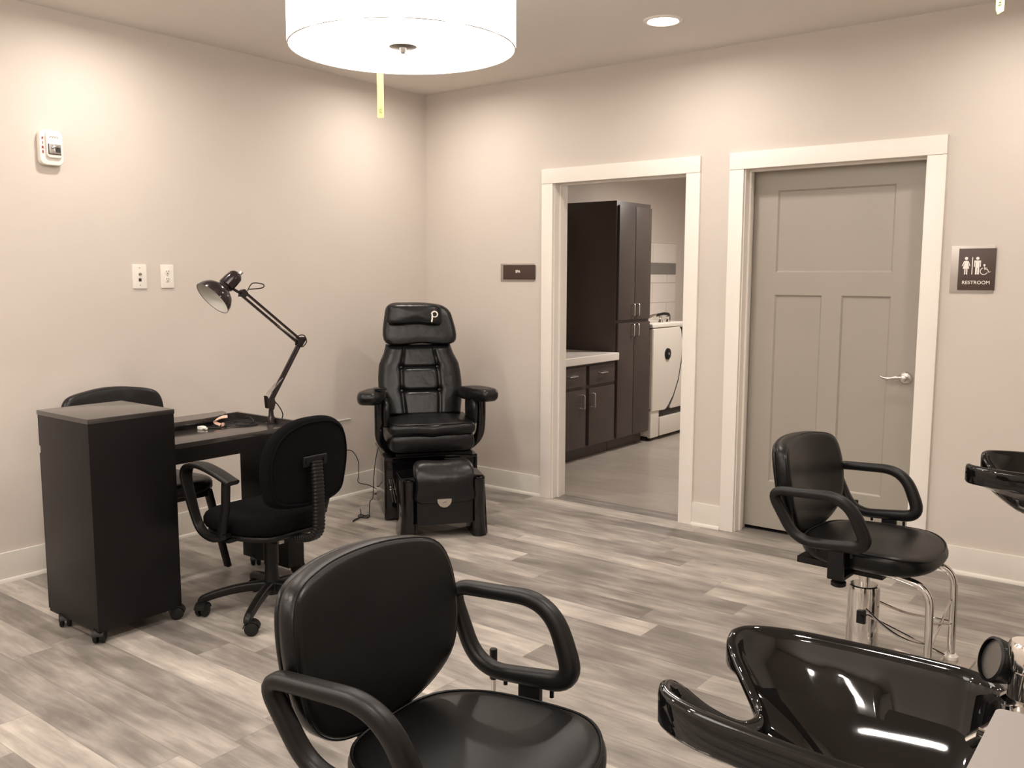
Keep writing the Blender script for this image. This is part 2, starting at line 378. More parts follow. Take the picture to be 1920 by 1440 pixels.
# drum pendant
PC = (2.276, -2.546, 2.203); PR = .376; PH = .38
def make_pendant(PC, lbl):
    pd = thing('drum_pendant', lbl, 'pendant light', (PC[0], PC[1], H))
    m = MB(); z0 = PC[2]-H; m.lathe([(z0, PR), (z0, PR-.004), (z0+PH, PR-.004), (z0+PH, PR), (z0, PR)], n=96, cap=False); lab(m.build('shade', M['shade'], pd), 'glowing white fabric drum')
    m = MB(); m.lathe([(z0+.012, 0), (z0+.012, PR-.006), (z0+.016, PR-.006), (z0+.016, 0)], n=96, cap=False); m.build('diffuser', M['shade'], pd)
    m = MB(); m.lathe([(z0-.0005, PR+.0005), (z0-.0005, PR-.0045), (z0+.0012, PR-.0045), (z0+.0012, PR+.0005), (z0-.0005, PR+.0005)], n=96, cap=False); m.build('rim_ring', M['satin'], pd)
    m = MB(); m.lathe([(z0+.0118, .046), (z0+.008, .046), (z0+.006, .042), (z0+.005, .012), (z0-.004, .010), (z0-.012, .007), (z0-.014, 0)], n=40); m.build('finial', M['steel'], pd)
    m = MB(); m.cyl((0, 0, z0+.016), (0, 0, -.02), .008); m.lathe([(-.025, .0), (-.025, .055), (-.008, .065), (0, .065)]); m.build('stem', M['steel'], pd)

make_pendant(PC, 'large glowing white drum pendant hanging from the ceiling, cut by the top edge')
make_pendant((PC[0], -5.35, PC[2]), 'added unseen drum pendant behind the camera, for fill light')  # extra pendant out of view, added as fill light

# yellow tape strips hanging from ceiling sprinkler heads
def tape(x, y, zb, w, lbl, ang, slant, marks, mz):
    t = thing('hanging_tape', lbl, 'tape', (x, y, H), ang, 'yellow tape strips hanging from the ceiling')
    m = MB(); L = H-zb
    m.bm.faces.new([m.bm.verts.new(v) for v in ((-w/2, 0, -.0), (w/2, 0, -.0), (w/2, 0, -L+slant), (-w/4, 0, -L), (-w/2, 0, -L+slant*1.6))])
    r = bmesh.ops.extrude_face_region(m.bm, geom=m.bm.faces[:])
    for v in r['geom']:
        if isinstance(v, bmesh.types.BMVert): v.co.y -= .0012
    m.build('strip', M['tag'], t, sm=False)
    m = MB()
    for pts in marks: m.sweep([(a, -.0018, mz-L+b) for a, b in pts], circ(.0011, 5))
    m.build('pen_mark', M['dark'], t)
    m = MB(); m.lathe([(-.012, .012), (-.008, .03), (0, .036)]); m.build('ceiling_cap', M['white'], t)
ca = math.atan2(4.468-1.79, 4.787-2.18)
tape(1.765, -2.155, 2.087, .026, 'yellow tape strip hanging in front of the corner, below the drum pendant', ca, .002, [[(-.006, .030), (0, .036), (.005, .030)], [(-.005, .022), (.005, .020)], [(-.004, .024), (-.001, .028), (.002, .024)]], 0)
tape(3.714, -.632, 2.498, .029, 'yellow tape strip at the top right of the picture, near the ceiling', R(10), .012, [[(-.007, .035), (.006, .037)], [(-.006, .046), (.004, .046), (.006, .052), (0, .055), (0, .044)], [(-.005, .062), (.005, .064)]], 0)

# ------------------------------------------------------------------ wall devices
def wallthing_left(name, label, cat, y, z): return thing(name, label, cat, (0, y, z), R(90))    # local x -> +y world; local -y -> +x world
FA = wallthing_left('fire_alarm', 'white fire alarm strobe marked FIRE, high on the left wall', 'fire alarm', -2.642, 2.06)
m = MB(); m.pad([(a*1.0, b*1.0) for a, b in rrect(.112, .165, .028, 5)], .034, lambda a, b, h: V((a, -h-.017, b)), crown=.002, edge=.12, p=4)
m.build('housing', M['white'], FA)
m = MB(); m.pad(rrect(.076, .125, .02, 5), .014, lambda a, b, h: V((a+.008, -h-.040, b+.014)), crown=.001, edge=.1, p=4); m.build('faceplate', M['white'], FA)
m = MB(); m.box(-.022, .038, -.0492, -.042, -.030, .016, .003); lab(m.build('strobe_recess', M['steel'], FA), 'dark reflector window')
m = MB(); m.box(-.022, .038, -.0500, -.046, -.033, -.029, .001); m.box(-.023, -.019, -.0500, -.046, -.030, .016, .001); m.box(.012, .034, -.0498, -.047, -.022, .002, .001); m.build('strobe_frame', M['dark'], FA)
m = MB(); m.cyl((-.010, -.053, -.002), (.022, -.053, .006), .006, bev=.002); m.box(.0, .005, -.056, -.049, -.028, .014, .002); m.build('strobe_tube', M['chrome'], FA)
m = MB()
for k in range(7): m.box(-.014+k*.006, -.011+k*.006, -.0490, -.0475, .044+(k % 2)*.004, .050+(k % 2)*.004)
m.build('sounder_slots', M['steel'], FA, sm=False)
for k, ch in enumerate('FIRE'): text_obj(ch, .017, M['red'], FA, (-.042, -.0350, .040-k*.021), (R(90), 0, 0), .001, 'fire_letter', bold=.0008)
def plate(y, z, w, hgt, label, name):
    t = wallthing_left(name, label, 'wall plate', y, z)
    m = MB(); m.box(-w/2, w/2, -.007, 0, -hgt/2, hgt/2, .003); m.build('cover_plate', M['white'], t); return t
pl = plate(-2.206, 1.451, .078, .126, 'white cable and data jack wall plate, left of the outlet', 'data_plate')
m = MB(); m.lathe([(0, .0075), (.004, .0075), (.004, .005), (.012, .005), (.012, .0025), (.006, .0025)], (0, -.007, .012), (0, -1, 0)); m.build('coax_jack', M['steel'], pl)
m = MB(); m.box(-.008, .008, -.0078, -.006, -.026, -.010, .001); m.build('data_port', M['dark'], pl)
for k in (-1, 1):
    m = MB(); m.cyl((0, -.0065, .045*k), (0, -.0082, .045*k), .003, n=10); m.build('screw', M['steel'], pl)
pl = plate(-2.047, 1.452, .075, .124, 'white duplex power outlet on the left wall above the lamp', 'power_outlet')
for s in (.022, -.018):
    m = MB(); m.cyl((0, -.006, s), (0, -.0085, s), .0155, n=24, bev=.001); f = m.build('receptacle', M['white'], pl)
    m = MB(); m.box(-.0075, -.005, -.0095, -.0083, s+.001, s+.010); m.box(.005, .0075, -.0095, -.0083, s+.001, s+.010); m.cyl((0, -.0083, s-.0065), (0, -.0095, s-.0065), .0028, n=12); m.build('slots', M['dark'], f)
m = MB(); m.cyl((0, -.0065, .002), (0, -.0082, .002), .0025, n=10); m.build('screw', M['steel'], pl)

# signs
sg = thing('spa_sign', 'small dark brown sign reading SPA beside the open doorway', 'sign', (.82, 0, 1.483))
m = MB(); m.box(-.143, .133, -.004, 0, -.058, .058, .001); m.build('backer', M['silver'], sg)
m = MB(); m.box(-.118, .146, -.0085, -.004, -.046, .049, .0012); m.build('face_plate', M['brown'], sg)
text_obj('SPA', .024, M['print'], sg, (.006, -.0092, .006), (R(90), 0, 0), .0006, bold=.0006)
sg = thing('restroom_sign', 'brown RESTROOM sign with white pictograms, right of the grey door', 'sign', (3.553, 0, 1.494))
m = MB(); m.box(-.097, .092, -.004, 0, -.112, .112, .001); m.build('backer', M['silver'], sg)
m = MB(); m.box(-.062, .099, -.0085, -.004, -.098, .099, .0012); m.build('face_plate', M['brown'], sg)
text_obj('RESTROOM', .0225, M['print'], sg, (.018, -.0092, -.063), (R(90), 0, 0), .0006, bold=.0002, space=1.06)
pf = lambda ox, oz, sc: (lambda a, b, h: V((ox+a*sc, -.0085-h, oz+b*sc)))
def pict(name):
    return MB()
# woman
m = MB(); f = pf(-.028, 0, 1)
m.cyl(f(0, .052, 0), f(0, .052, .0012), .0072, n=20)
m.prism([(-.006, .041), (.006, .041), (.0075, .030), (.014, .003), (-.014, .003), (-.0075, .030)], f, 0, .0012)
for s in (-1, 1):
    m.sweep([f(s*.008, .039, .0006), f(s*.0165, .016, .0006)], rrect(.0045, .0012, .0005, 1), up=(1, 0, 0))
    m.box(-.028+s*.0042-.0026, -.028+s*.0042+.0026, -.0097, -.0085, -.024, .004)
m.build('woman_pictogram', M['print'], sg, sm=False)
m = MB(); m.box(-.003, .0005, -.0097, -.0085, -.024, .058); m.build('divider_pictogram', M['print'], sg, sm=False)
m = MB(); f = pf(.021, 0, 1); m.cyl(f(0, .052, 0), f(0, .052, .0012), .0072, n=20)
m.prism([(-.0145, .042), (.0145, .042), (.0145, .012), (.0105, .012), (.0105, .034), (.0085, .034), (.0085, -.024), (.001, -.024), (.001, .008), (-.001, .008), (-.001, -.024), (-.0085, -.024), (-.0085, .034), (-.0105, .034), (-.0105, .012), (-.0145, .012)], f, 0, .0012)
m.build('man_pictogram', M['print'], sg, sm=False)
m = MB(); f = pf(.050, -.006, 1); c_ = circ(.0019, 6)
m.cyl(f(.001, .026, 0), f(.001, .026, .0012), .0048, n=16)
m.sweep([f(.0155*math.cos(R(a)), -.003+.0155*math.sin(R(a)), .0003) for a in range(110, 345, 12)], c_)
m.sweep([f(.0015, .020, .0003), f(.0025, .006, .0003), (f(.015, .006, .0003)), f(.021, -.008, .0003), f(.028, -.005, .0003)], c_)
m.sweep([f(.002, .012, .0003), f(.013, .012, .0003)], c_)
m.build('wheelchair_pictogram', M['print'], sg)

# ------------------------------------------------------------------ laundry room
def bar_pull(parent, p0, p1, out=.028, name='handle', r=.005):
    p0, p1 = V(p0), V(p1); o = V((out, 0, 0)); m = MB()
    m.tube(fillet([p0, p0+o, p1+o, p1], .012, 4), r, 8); return m.build(name, M['satin'], parent)
bc = thing('base_cabinet', 'dark espresso base cabinet below the white counter in the laundry room', 'cabinet', (0, .16, 0))
m = MB(); m.box(.01, .58, 0, 1.475, .10, .774, .001); m.box(.01, .52, 0, 1.475, 0, .10); m.build('carcass', M['cab'], bc)
edges = [-.16+x for x in (.36, .815, 1.235, 1.64)]
ye = [(.02, .29), (.31, .61), (.63, 1.02), (1.07, 1.455)]
for k, (a, b) in enumerate(ye):
    m = MB(); m.box(.58, .60, a, b, .60, .755, .003); dr = m.build('drawer', M['cab'], bc); bar_pull(dr, (.598, (a+b)/2-.05, .69), (.598, (a+b)/2+.05, .69))
    m = MB(); m.box(.58, .60, a, b, .11, .575, .003); do = m.build('door', M['cab'], bc)
    yy = b-.05 if k % 2 == 0 else a+.05
    bar_pull(do, (.598, yy, .42), (.598, yy, .53))
ct = MB(); ct.box(.0, .63, .145, 1.637, .775, .838, .012, 3)
tag(ct.build('countertop', M['counter']), 'white laminate countertop on the dark base cabinet', 'countertop')
tc = thing('tall_cabinet', 'tall dark espresso pantry cabinet seen through the spa doorway', 'cabinet', (0, 1.64, 0))
m = MB(); m.box(.01, .58, .002, .562, .10, 2.075, .001); m.box(.01, .52, .002, .562, 0, .10); m.build('carcass', M['cab'], tc)
for z0, z1, zh in ((1.10, 2.04, 1.13), (.11, 1.075, .96)):
    for k, (a, b) in enumerate(((.02, .278), (.286, .55))):
        m = MB(); m.box(.58, .60, a, b, z0, z1, .003); do = m.build('door', M['cab'], tc)
        yy = b-.035 if k == 0 else a+.035
        bar_pull(do, (.598, yy, zh), (.598, yy, zh+.10))
tb = thing('walk_in_tub', 'cream walk-in bathtub with round black knob beside the tall cabinet', 'bathtub', (0, 2.23, 0))
m = MB()
prof = [(0, .27), (0, 1.005), (.50, 1.005), (.53, .98), (.56, .86), (.545, .70), (.49, .52), (.40, .38), (.30, .29), (.25, .262)]
m.prism(prof, lambda a, b, h: V((.58+h, a, b)), 0, .035, .006)
m.build('side_panel', M['cream'], tb)
m = MB(); m.box(.02, .58, .0, 1.35, .04, 1.0, .012); m.build('tub_body', M['cream'], tb)
m = MB(); prof = [(.34, .29), (.43, .36), (.53, .50), (.59, .70), (.60, .86), (.58, 1.0), (1.3, 1.0), (1.3, .26), (.38, .26)]
m.prism(prof, lambda a, b, h: V((.581+h, a, b)), 0, .022, .004); m.build('tub_door', M['cream'], tb)
m = MB(); m.sweep([V((.598, a, b)) for a, b in ((.33, .27), (.415, .36), (.51, .505), (.572, .70), (.583, .86), (.565, 1.0))], circ(.010, 8)); m.build('door_gap_shade', M['dark'], tb)  # dark tube stands in for the shaded gap around the tub door
m = MB(); m.box(.575, .612, .16, 1.3, .035, .20, .006); m.box(.575, .605, .0, .15, .03, .30, .006); m.build('base_panel', M['cream'], tb)
m = MB(); m.box(.579, .590, .15, 1.3, .205, .262, .002); m.build('toe_shade_strip', M['dark'], tb)  # dark strip paints the shade in the recess above the base panel
m = MB(); m.lathe([(0, .052), (.012, .050), (.016, .042), (.016, 0)], (.614, .27, .77), (1, 0, 0)); kn = m.build('knob', M['plastic'], tb)
m = MB(); m.lathe([(0, .012), (.004, .011), (.006, 0)], (.63, .27, .77), (1, 0, 0)); m.build('knob_cap', M['satin'], kn)
m = MB(); m.box(.25, .615, -.01, .62, 1.012, 1.05, .014, 3); m.build('rim', M['cream'], tb)
for yy in (.30, .44):
    m = MB(); m.lathe([(0, .024), (.01, .022), (.03, .014), (.04, .018), (.052, .017), (.055, 0)], (.52, yy, 1.05)); m.build('tap', M['chrome'], tb)
m = MB(); m.sweep(spline([(.5, .05, 1.06), (.52, .1, 1.10), (.5, .24, 1.115)], 8), circ(.02, 10), scale=lambda t: 1.25-.5*t); m.build('hand_shower', M['chrome'], tb)
m = MB(); m.sweep(fillet([(.5, .24, 1.112), (.5, .40, 1.125), (.5, .50, 1.118), (.5, .50, 1.045)], .03, 5), circ(.013, 10)); m.build('grab_bar', M['plastic'], tb)
for x, y in ((.55, .06), (.1, .06), (.55, 1.25)): 
    m = MB(); m.cyl((x, y, 0), (x, y, .045), .018, n=12); m.build('foot', M['rubber'], tb)

# ------------------------------------------------------------------ casters
def caster(parent, x, y, ztop, ang, r=.028, name='caster'):
    """hooded twin-wheel caster: wheels + hood, touching z=0"""
    c, s = math.cos(ang), math.sin(ang); ax = V((-s, c, 0)); ct_ = V((x+c*.012, y+s*.012, r))
    m = MB()
    for k in (-1, 1): m.cyl(ct_+ax*k*.006, ct_+ax*k*.022, r, n=20, bev=.004)
    w = m.build(name, M['rubber'], parent)
    m = MB(); pts = []
    for k in range(9):
        a = R(10+160*k/8); pts.append(ct_+V((c, s, 0))*math.cos(a)*(r+.004)+V((0, 0, 1))*math.sin(a)*(r+.004))
    m.sweep(pts, rrect(.046, .004, .0015, 1), up=ax); m.cyl((x, y, r*1.6), (x, y, ztop), .007, n=12)
    m.build('caster_hood', M['plastic'], w)
    return w

# ------------------------------------------------------------------ rolling trolley and manicure table
tr = thing('salon_trolley', 'tall black rolling storage cabinet with lit flat top, front left', 'cabinet', (.69, -3.075, 0))
X1, Y1 = .40, .365
m = MB(); m.box(.0, X1, 0, Y1, .052, .886, .002); m.build('cabinet_body', M['lam'], tr)
m = MB(); m.box(-.012, X1+.002, -.002, Y1+.002, .886, .905, .002); m.build('top_panel', M['lamtop'], tr)
m = MB(); m.box(-.018, -.001, .004, Y1-.004, .755, .884, .002); m.build('drawer', M['lam'], tr)
m = MB(); m.box(-.018, -.001, .004, Y1-.004, .060, .725, .002); m.build('door', M['lam'], tr)
for x, y, a in ((.375, .012, 2.4), (.372, .345, .9), (.10, .014, 2.6), (.06, .34, 1)): caster(tr, x, y, .06, a)

tbl = thing('manicure_table', 'long black manicure table between the trolley and the task chair', 'table', (.0, 0, 0))
m = MB(); m.box(.56, 1.005, -2.70, -2.012, .716, .737, .002); m.build('tabletop', M['lamtop'], tbl)
m = MB(); m.box(.985, 1.003, -2.70, -2.012, .648, .7155, .001); m.box(.58, .60, -2.70, -2.012, .648, .7155, .001); m.box(.60, .985, -2.032, -2.014, .648, .7155, .001); m.build('apron', M['lam'], tbl)
m = MB(); m.box(.545, .562, -2.70, -2.01, .70, .763, .002)
m.prism([(.565, -2.70), (.715, -2.70), (.715, -2.33), (.708, -2.26), (.688, -2.20), (.655, -2.155), (.61, -2.125), (.565, -2.115)], lambda a, b, h: V((a, b, .758+h)), 0, .022, .004); m.box(.58, .60, -2.70, -2.15, .737, .760)
m.build('rear_shelf', M['lamtop'], tbl)
m = MB(); m.box(.562, 1.004, -2.030, -2.012, .737, .763, .002); m.build('end_lip', M['lamtop'], tbl)
m = MB(); m.box(.66, 1.02, -2.09, -2.010, .045, .648, .002); m.box(.66, 1.015, -2.012, -1.99, .045, .60, .002); m.build('end_pedestal', M['lam'], tbl)
for x, y, a in ((.74, -2.075, 2.3), (.98, -2.02, .5)): caster(tbl, x, y, .05, a)
# things lying on the table
m = MB(); m.tube(spline([(.75, -2.34, .744), (.80, -2.29, .742), (.77, -2.22, .748), (.82, -2.17, .742), (.79, -2.10, .744), (.74, -2.07, .75), (.70, -2.06, .755), (.67, -2.06, .745)], 10), .0035, 8)
m.tube(spline([(.76, -2.25, .742), (.74, -2.19, .752), (.79, -2.13, .748), (.84, -2.11, .742), (.84, -2.16, .742), (.80, -2.21, .744)], 10), .003, 8)
m.tube(spline([(.72, -2.28, .742), (.745, -2.2, .742), (.735, -2.12, .75), (.78, -2.08, .742)], 10), .003, 8)
tag(m.build('cable_tangle', M['rubber']), 'tangle of black cables lying on the manicure table', 'cable')
m = MB(); m.box(.735, .765, -2.375, -2.345, .737, .752, .004, 3); m.cyl((.765, -2.36, .745), (.79, -2.36, .745), .006, n=12); m.cyl((.735, -2.36, .745), (.725, -2.36, .745), .004, n=12)
tag(m.build('plug_adapter', M['white']), 'small white plug adapter on the manicure table beside the cables', 'plug')
m = MB(); m.sweep(spline([(.775, -2.275, .750), (.758, -2.292, .762), (.760, -2.290, .772), (.775, -2.268, .785), (.790, -2.245, .788)], 6), rrect(.016, .004, .0015, 2), up=(0, .6, .4))
m.cyl((.775, -2.262, .7375), (.775, -2.262, .758), .008, n=16, bev=.002)
tag(m.build('tan_clip', M['tan']), 'curled tan plastic clip standing among the cables on the table', 'clip')

# ------------------------------------------------------------------ desk lamp
lp = thing('desk_lamp', 'black articulated swing-arm desk lamp clamped on the manicure table', 'lamp', (.86, -2.05, .737))
lx = lambda y, z, dx=0: V((dx, y+2.05, z-.737))      # local, in the plane of the arms
m = MB(); m.lathe([(0, .030), (.004, .030), (.006, .022), (.03, .018), (.04, .013), (.07, .011)], lx(-2.045, .737)); m.build('base_clamp', M['lampm'], lp)
EB, EE, EH = (-2.045, .835), (-1.855, 1.125), (-2.185, 1.372)
m = MB()
m.prism([(-.028, -.02), (.012, -.032), (.022, 0), (.016, .03), (-.002, .03), (-.012, .008), (-.024, .04), (-.034, .042)], lambda a, b, h: lx(EB[0]+a, EB[1]+b, h), -.011, .011, .002); m.build('base_bracket', M['lampm'], lp)
def arm(a, b, off):
    m = MB(); A, B = V(a), V(b); dn = (B-A).normalized(); nn = V((-dn.y, dn.x))
    for k in (-1, 1):
        p, q = A+nn*off*k, B+nn*off*k
        m.sweep([lx(p.x, p.y, .0), lx(q.x, q.y, .0)], rrect(.010, .011, .001, 1), up=(1, 0, 0))
    return m
arm((EB[0]+.004, EB[1]+.02), EE, .0075).build('lower_arm', M['lampm'], lp); arm(EE, EH, .0115).build('upper_arm', M['lampm'], lp)
m = MB(); m.prism([(-.026, -.012), (.0, -.026), (.030, .012), (.020, .026), (-.022, .024)], lambda a, b, h: lx(EE[0]+a, EE[1]+b, h), -.010, -.006); m.prism([(-.026, -.012), (.0, -.026), (.030, .012), (.020, .026), (-.022, .024)], lambda a, b, h: lx(EE[0]+a, EE[1]+b, h), .006, .010)
for a, b in ((0, -.018), (.022, .012), (-.018, .016)): m.cyl(lx(EE[0]+a, EE[1]+b, -.014), lx(EE[0]+a, EE[1]+b, .014), .005, n=12)
m.build('elbow_joint', M['lampm'], lp)
m = MB(); m.tube(spline([lx(-1.885, 1.12), lx(-1.87, 1.155), lx(-1.83, 1.158), lx(-1.815, 1.125), lx(-1.84, 1.10)], 8), .0028, 6); m.build('cord', M['rubber'], lp); m = MB(); m.tube(spline([lx(-2.16, 1.385), lx(-2.13, 1.42), lx(-2.07, 1.415), lx(-2.075, 1.398), lx(-2.15, 1.392)], 8), .0028, 6); m.build('cord', M['rubber'], lp); m = MB()
m.tube(spline([lx(-2.035, .855), lx(-2.0, .82), lx(-1.975, .775), lx(-1.985, .745)], 8), .003, 6); m.build('cord', M['rubber'], lp)
def coil(a, b, r, turns, n=8):
    A, B = V(a), V(b); d_ = B-A; u = d_.orthogonal().normalized(); v = d_.normalized().cross(u); N = turns*n
    return [A+d_*(k/N)+u*r*math.cos(2*PI*k/n)+v*r*math.sin(2*PI*k/n) for k in range(N+1)]
for dx in (-.009, .009):
    m = MB(); a, b = lx(EB[0]-.030, EB[1]+.036, dx), lx(-1.975, .955, dx); m.tube([a, a+(b-a)*.12], .0016, 5); m.tube(coil(a+(b-a)*.12, a+(b-a)*.88, .0035, 22), .0011, 4); m.tube([a+(b-a)*.88, b], .0016, 5); m.build('spring', M['steel'], lp)
    m = MB(); a, b = lx(EE[0]-.02, EE[1]+.012, dx), lx(-2.0, 1.215, dx); m.tube([a, a+(b-a)*.12], .0016, 5); m.tube(coil(a+(b-a)*.12, a+(b-a)*.88, .0035, 22), .0011, 4); m.tube([a+(b-a)*.88, b], .0016, 5); m.build('spring', M['steel'], lp)
hd = lx(-2.278, 1.410); ax = V((-.10, -.75, -.65)).normalized()   # shade axis towards its mouth
m = MB(); m.prism([(-.022, -.014), (.012, -.016), (.022, .006), (.004, .022), (-.014, .016)], lambda a, b, h: lx(EH[0]+a, EH[1]+b, h), -.012, .012, .002)
m.sweep([lx(-2.195, 1.372), lx(-2.26, 1.405)], circ(.007, 8)); m.build('head_joint', M['lampm'], lp)
m = MB(); m.lathe([(-.074, 0), (-.073, .012), (-.067, .024), (-.054, .033), (-.02, .036), (.012, .036), (.020, .030), (.028, .032), (.036, .048), (.052, .070), (.078, .086), (.102, .0905), (.102, .0885), (.078, .084), (.052, .067), (.036, .044), (.03, 0)], hd-ax*.012, ax, 40, cap=False)
sh = m.build('lamp_shade', M['lampm'], lp)
m = MB(); m.lathe([(.1005, .0875), (.078, .0825), (.052, .0655), (.037, .044), (.034, .02), (.034, 0)], hd-ax*.012, ax, 40, cap=False); lab(m.build('shade_lining', M['lampin'], sh), 'pale inner lining of the shade')
m = MB(); q = hd-ax*.078+V((0, .006, -.004)); m.cyl(q, q-ax*.026, .008, n=14, bev=.002); m.build('switch', M['steel'], lp)

# ------------------------------------------------------------------ customer side chair
cc = thing('side_chair', 'black padded side chair behind the manicure table against the wall', 'chair', (.40, -2.425, 0), 0)
ol = [(a, b) for a, b in spline([(-.21, -.20), (-.2, .2), (.0, .225), (.19, .215), (.225, 0), (.19, -.215), (0, -.225)], 6, True) for a, b in [(a, b)]] if False else [tuple(p) for p in spline([V(q) for q in ((-.20, -.20), (-.21, 0), (-.20, .20), (0, .235), (.19, .22), (.225, 0), (.19, -.22), (0, -.235))], 6, True)]
m = MB(); m.pad(ol, .075, lambda a, b, h: V((a, b, .425+h)), crown=.018, edge=.14); m.build('seat', M['leather'], cc)
ob = [tuple(p) for p in spline([V(q) for q in ((-.24, -.11), (-.265, .02), (-.235, .105), (-.12, .135), (0, .145), (.12, .135), (.235, .105), (.265, .02), (.24, -.11), (0, -.125))], 6, True)]
m = MB(); m.pad(ob, .05, lambda a, b, h: V((-.27+h+.35*a*a-.12*b, a-.035, .755+b)), crown=.006, edge=.12); m.build('backrest', M['leather'], cc)
for s in (-1, 1):
    m = MB(); m.sweep([V((.19, s*.19, .40)), V((.235, s*.25+.01, 0))], rrect(.042, .028, .004, 2), up=(1, 0, 0), scale=lambda t: 1-.15*t); m.build('leg', M['lam'], cc)
    m = MB(); m.sweep(fillet([V((-.28, s*.19, 0)), V((-.215, s*.19, .40)), V((-.235, s*.20, .52)), V((-.275, s*.20, .72))], .08, 6), rrect(.036, .026, .004, 2), up=(1, 0, 0)); m.build('leg', M['lam'], cc)
m = MB(); m.box(-.20, .20, -.20, .20, .37, .39, .004); m.build('seat_frame', M['lam'], cc)

# ------------------------------------------------------------------ task chair
tk = thing('task_chair', 'black fabric swivel task chair with ribbed back stem at the manicure table', 'chair', (1.305, -2.405, 0), R(181))
RL = .285
m = MB(); m.lathe([(.075, .030), (.080, .040), (.14, .034), (.20, .028), (.21, .028), (.21, .032), (.33, .032), (.34, .02)], n=24); m.build('gas_column', M['plastic'], tk)
caz = [math.atan2(-2.602+2.405, 1.147-1.305)-R(181)+k*2*PI/5 for k in range(5)]
for k, a in enumerate(caz):
    c, s = math.cos(a), math.sin(a); m = MB()
    m.sweep(spline([V((.02*c, .02*s, .115)), V((.11*c, .11*s, .112)), V((.2*c, .2*s, .098)), V((RL*c, RL*s, .074)), V((RL*c+.012*c, RL*s+.012*s, .055))], 5), rrect(.038, .034, .010, 3), up=(0, 0, 1), scale=lambda t: (1.1-.35*t, 1.15-.3*t)); lg = m.build('leg', M['plastic'], tk)
    caster(lg, RL*c, RL*s, .07, a+1.1+k*.7, .029)
os_ = [tuple(p) for p in spline([V(q) for q in ((-.20, -.15), (-.215, 0), (-.20, .15), (-.05, .225), (.14, .22), (.225, .12), (.235, 0), (.225, -.12), (.14, -.22), (-.05, -.225))], 6, True)]
m = MB(); m.pad(os_, .085, lambda a, b, h: V((a+.02, b, .425+h-.9*max(0, a-.10)**2)), crown=.014, edge=.22); m.build('seat', M['fabric'], tk)
m = MB(); m.pad([(a*.93, b*.93) for a, b in os_], .03, lambda a, b, h: V((a+.02, b, .375+h)), crown=0, edge=.1); m.build('seat_pan', M['plastic'], tk)
m = MB(); m.box(-.11, .06, -.06, .06, .325, .362, .008); m.build('tilt_mechanism', M['plastic'], tk)
m = MB(); m.box(-.128, -.112, .030, .056, .330, .350, .002); lab(m.build('lever_end', M['steel'], tk), 'small bright metal lever end')
obk = [tuple(p) for p in spline([V(q) for q in ((-.175, -.165), (-.215, -.08), (-.222, .03), (-.185, .13), (-.10, .185), (0, .197), (.10, .185), (.185, .13), (.222, .03), (.215, -.08), (.175, -.165), (0, -.187))], 5, True)]
bk = lambda a, b, h: V((-.235+h+.7*a*a-.10*b, a*.99-.028, .682+b))
m = MB(); m.pad(obk, .062, bk, crown=.010, edge=.16); m.build('backrest', M['fabric'], tk)
m = MB(); m.sweep([bk(a*.90, b*.90, -.031) for a, b in obk], circ(.0045, 8), closed=True); m.build('back_piping', M['fabric'], tk)
m = MB(); m.box(-.0, .012, -.062, .062, -.020, .022, .006, 3)
for s in (-1, 1): m.cyl((-.003, s*.045, 0), (-.008, s*.045, 0), .009, n=14)
bkp = m.build('back_plate', M['plastic'], tk, (-.292, -.012, .70))
m = MB(); NS = 84
pth = fillet([V((-.296, -.008, .70)), V((-.315, -.0, .58)), V((-.315, .0, .385)), V((-.19, 0, .355)), V((-.07, 0, .35))], [.05, .08, .09, .05, 0], 12)
# resample evenly for ribs
def resample(P, n):
    L = [0]
    for a, b in zip(P, P[1:]): L.append(L[-1]+(b-a).length)
    out = []; k = 0
    for i in range(n+1):
        t = L[-1]*i/n
        while k < len(P)-2 and L[k+1] < t: k += 1
        u = (t-L[k])/max(1e-9, L[k+1]-L[k]); out.append(P[k].lerp(P[k+1], min(1, u)))
    return out
rp = resample(pth, 150)
m.sweep(rp, rrect(.030, .052, .010, 3), up=(0, 1, 0) if False else None, scale=lambda t: 1+.09*math.sin(t*150/4*2*PI/1.0)); m.smooth = 80
m.build('ribbed_stem', M['plastic'], tk)
for s in (-1, 1):
    m = MB(); y = s*.272-.015
    P = [V((.165, y, .455)), V((.205, y*1.02, .56)), V((.175, y*1.05, .655)), V((.04, y*1.06, .672)), V((-.09, y*1.05, .645))]
    pth = spline([V((-.035, y*.93, .395)), V((.02, y, .375)), V((.10, y, .385)), V((.15, y, .43)), V((.185, y*1.03, .54)), V((.20, y*1.05, .625)), V((.165, y*1.06, .668)), V((.08, y*1.07, .680)), V((-.02, y*1.07, .664)), V((-.12, y*1.05, .632))], 6)
    m.sweep(pth, rrect(.020, .052, .008, 3), scale=lambda t: (1, .8 if t < .35 else (.8+.45*min(1, (t-.35)/.35))), up=None)
    m.sweep([V((-.075, y*1.05, .645)), V((-.055, y*1.02, .52)), V((-.01, y, .385))], rrect(.034, .026, .006, 2), up=(1, 0, 0))
    m.box(-.04, .10, min(y*.6, y*.95), max(y*.6, y*.95), .362, .378, .004)
    m.build('armrest', M['plastic'], tk)

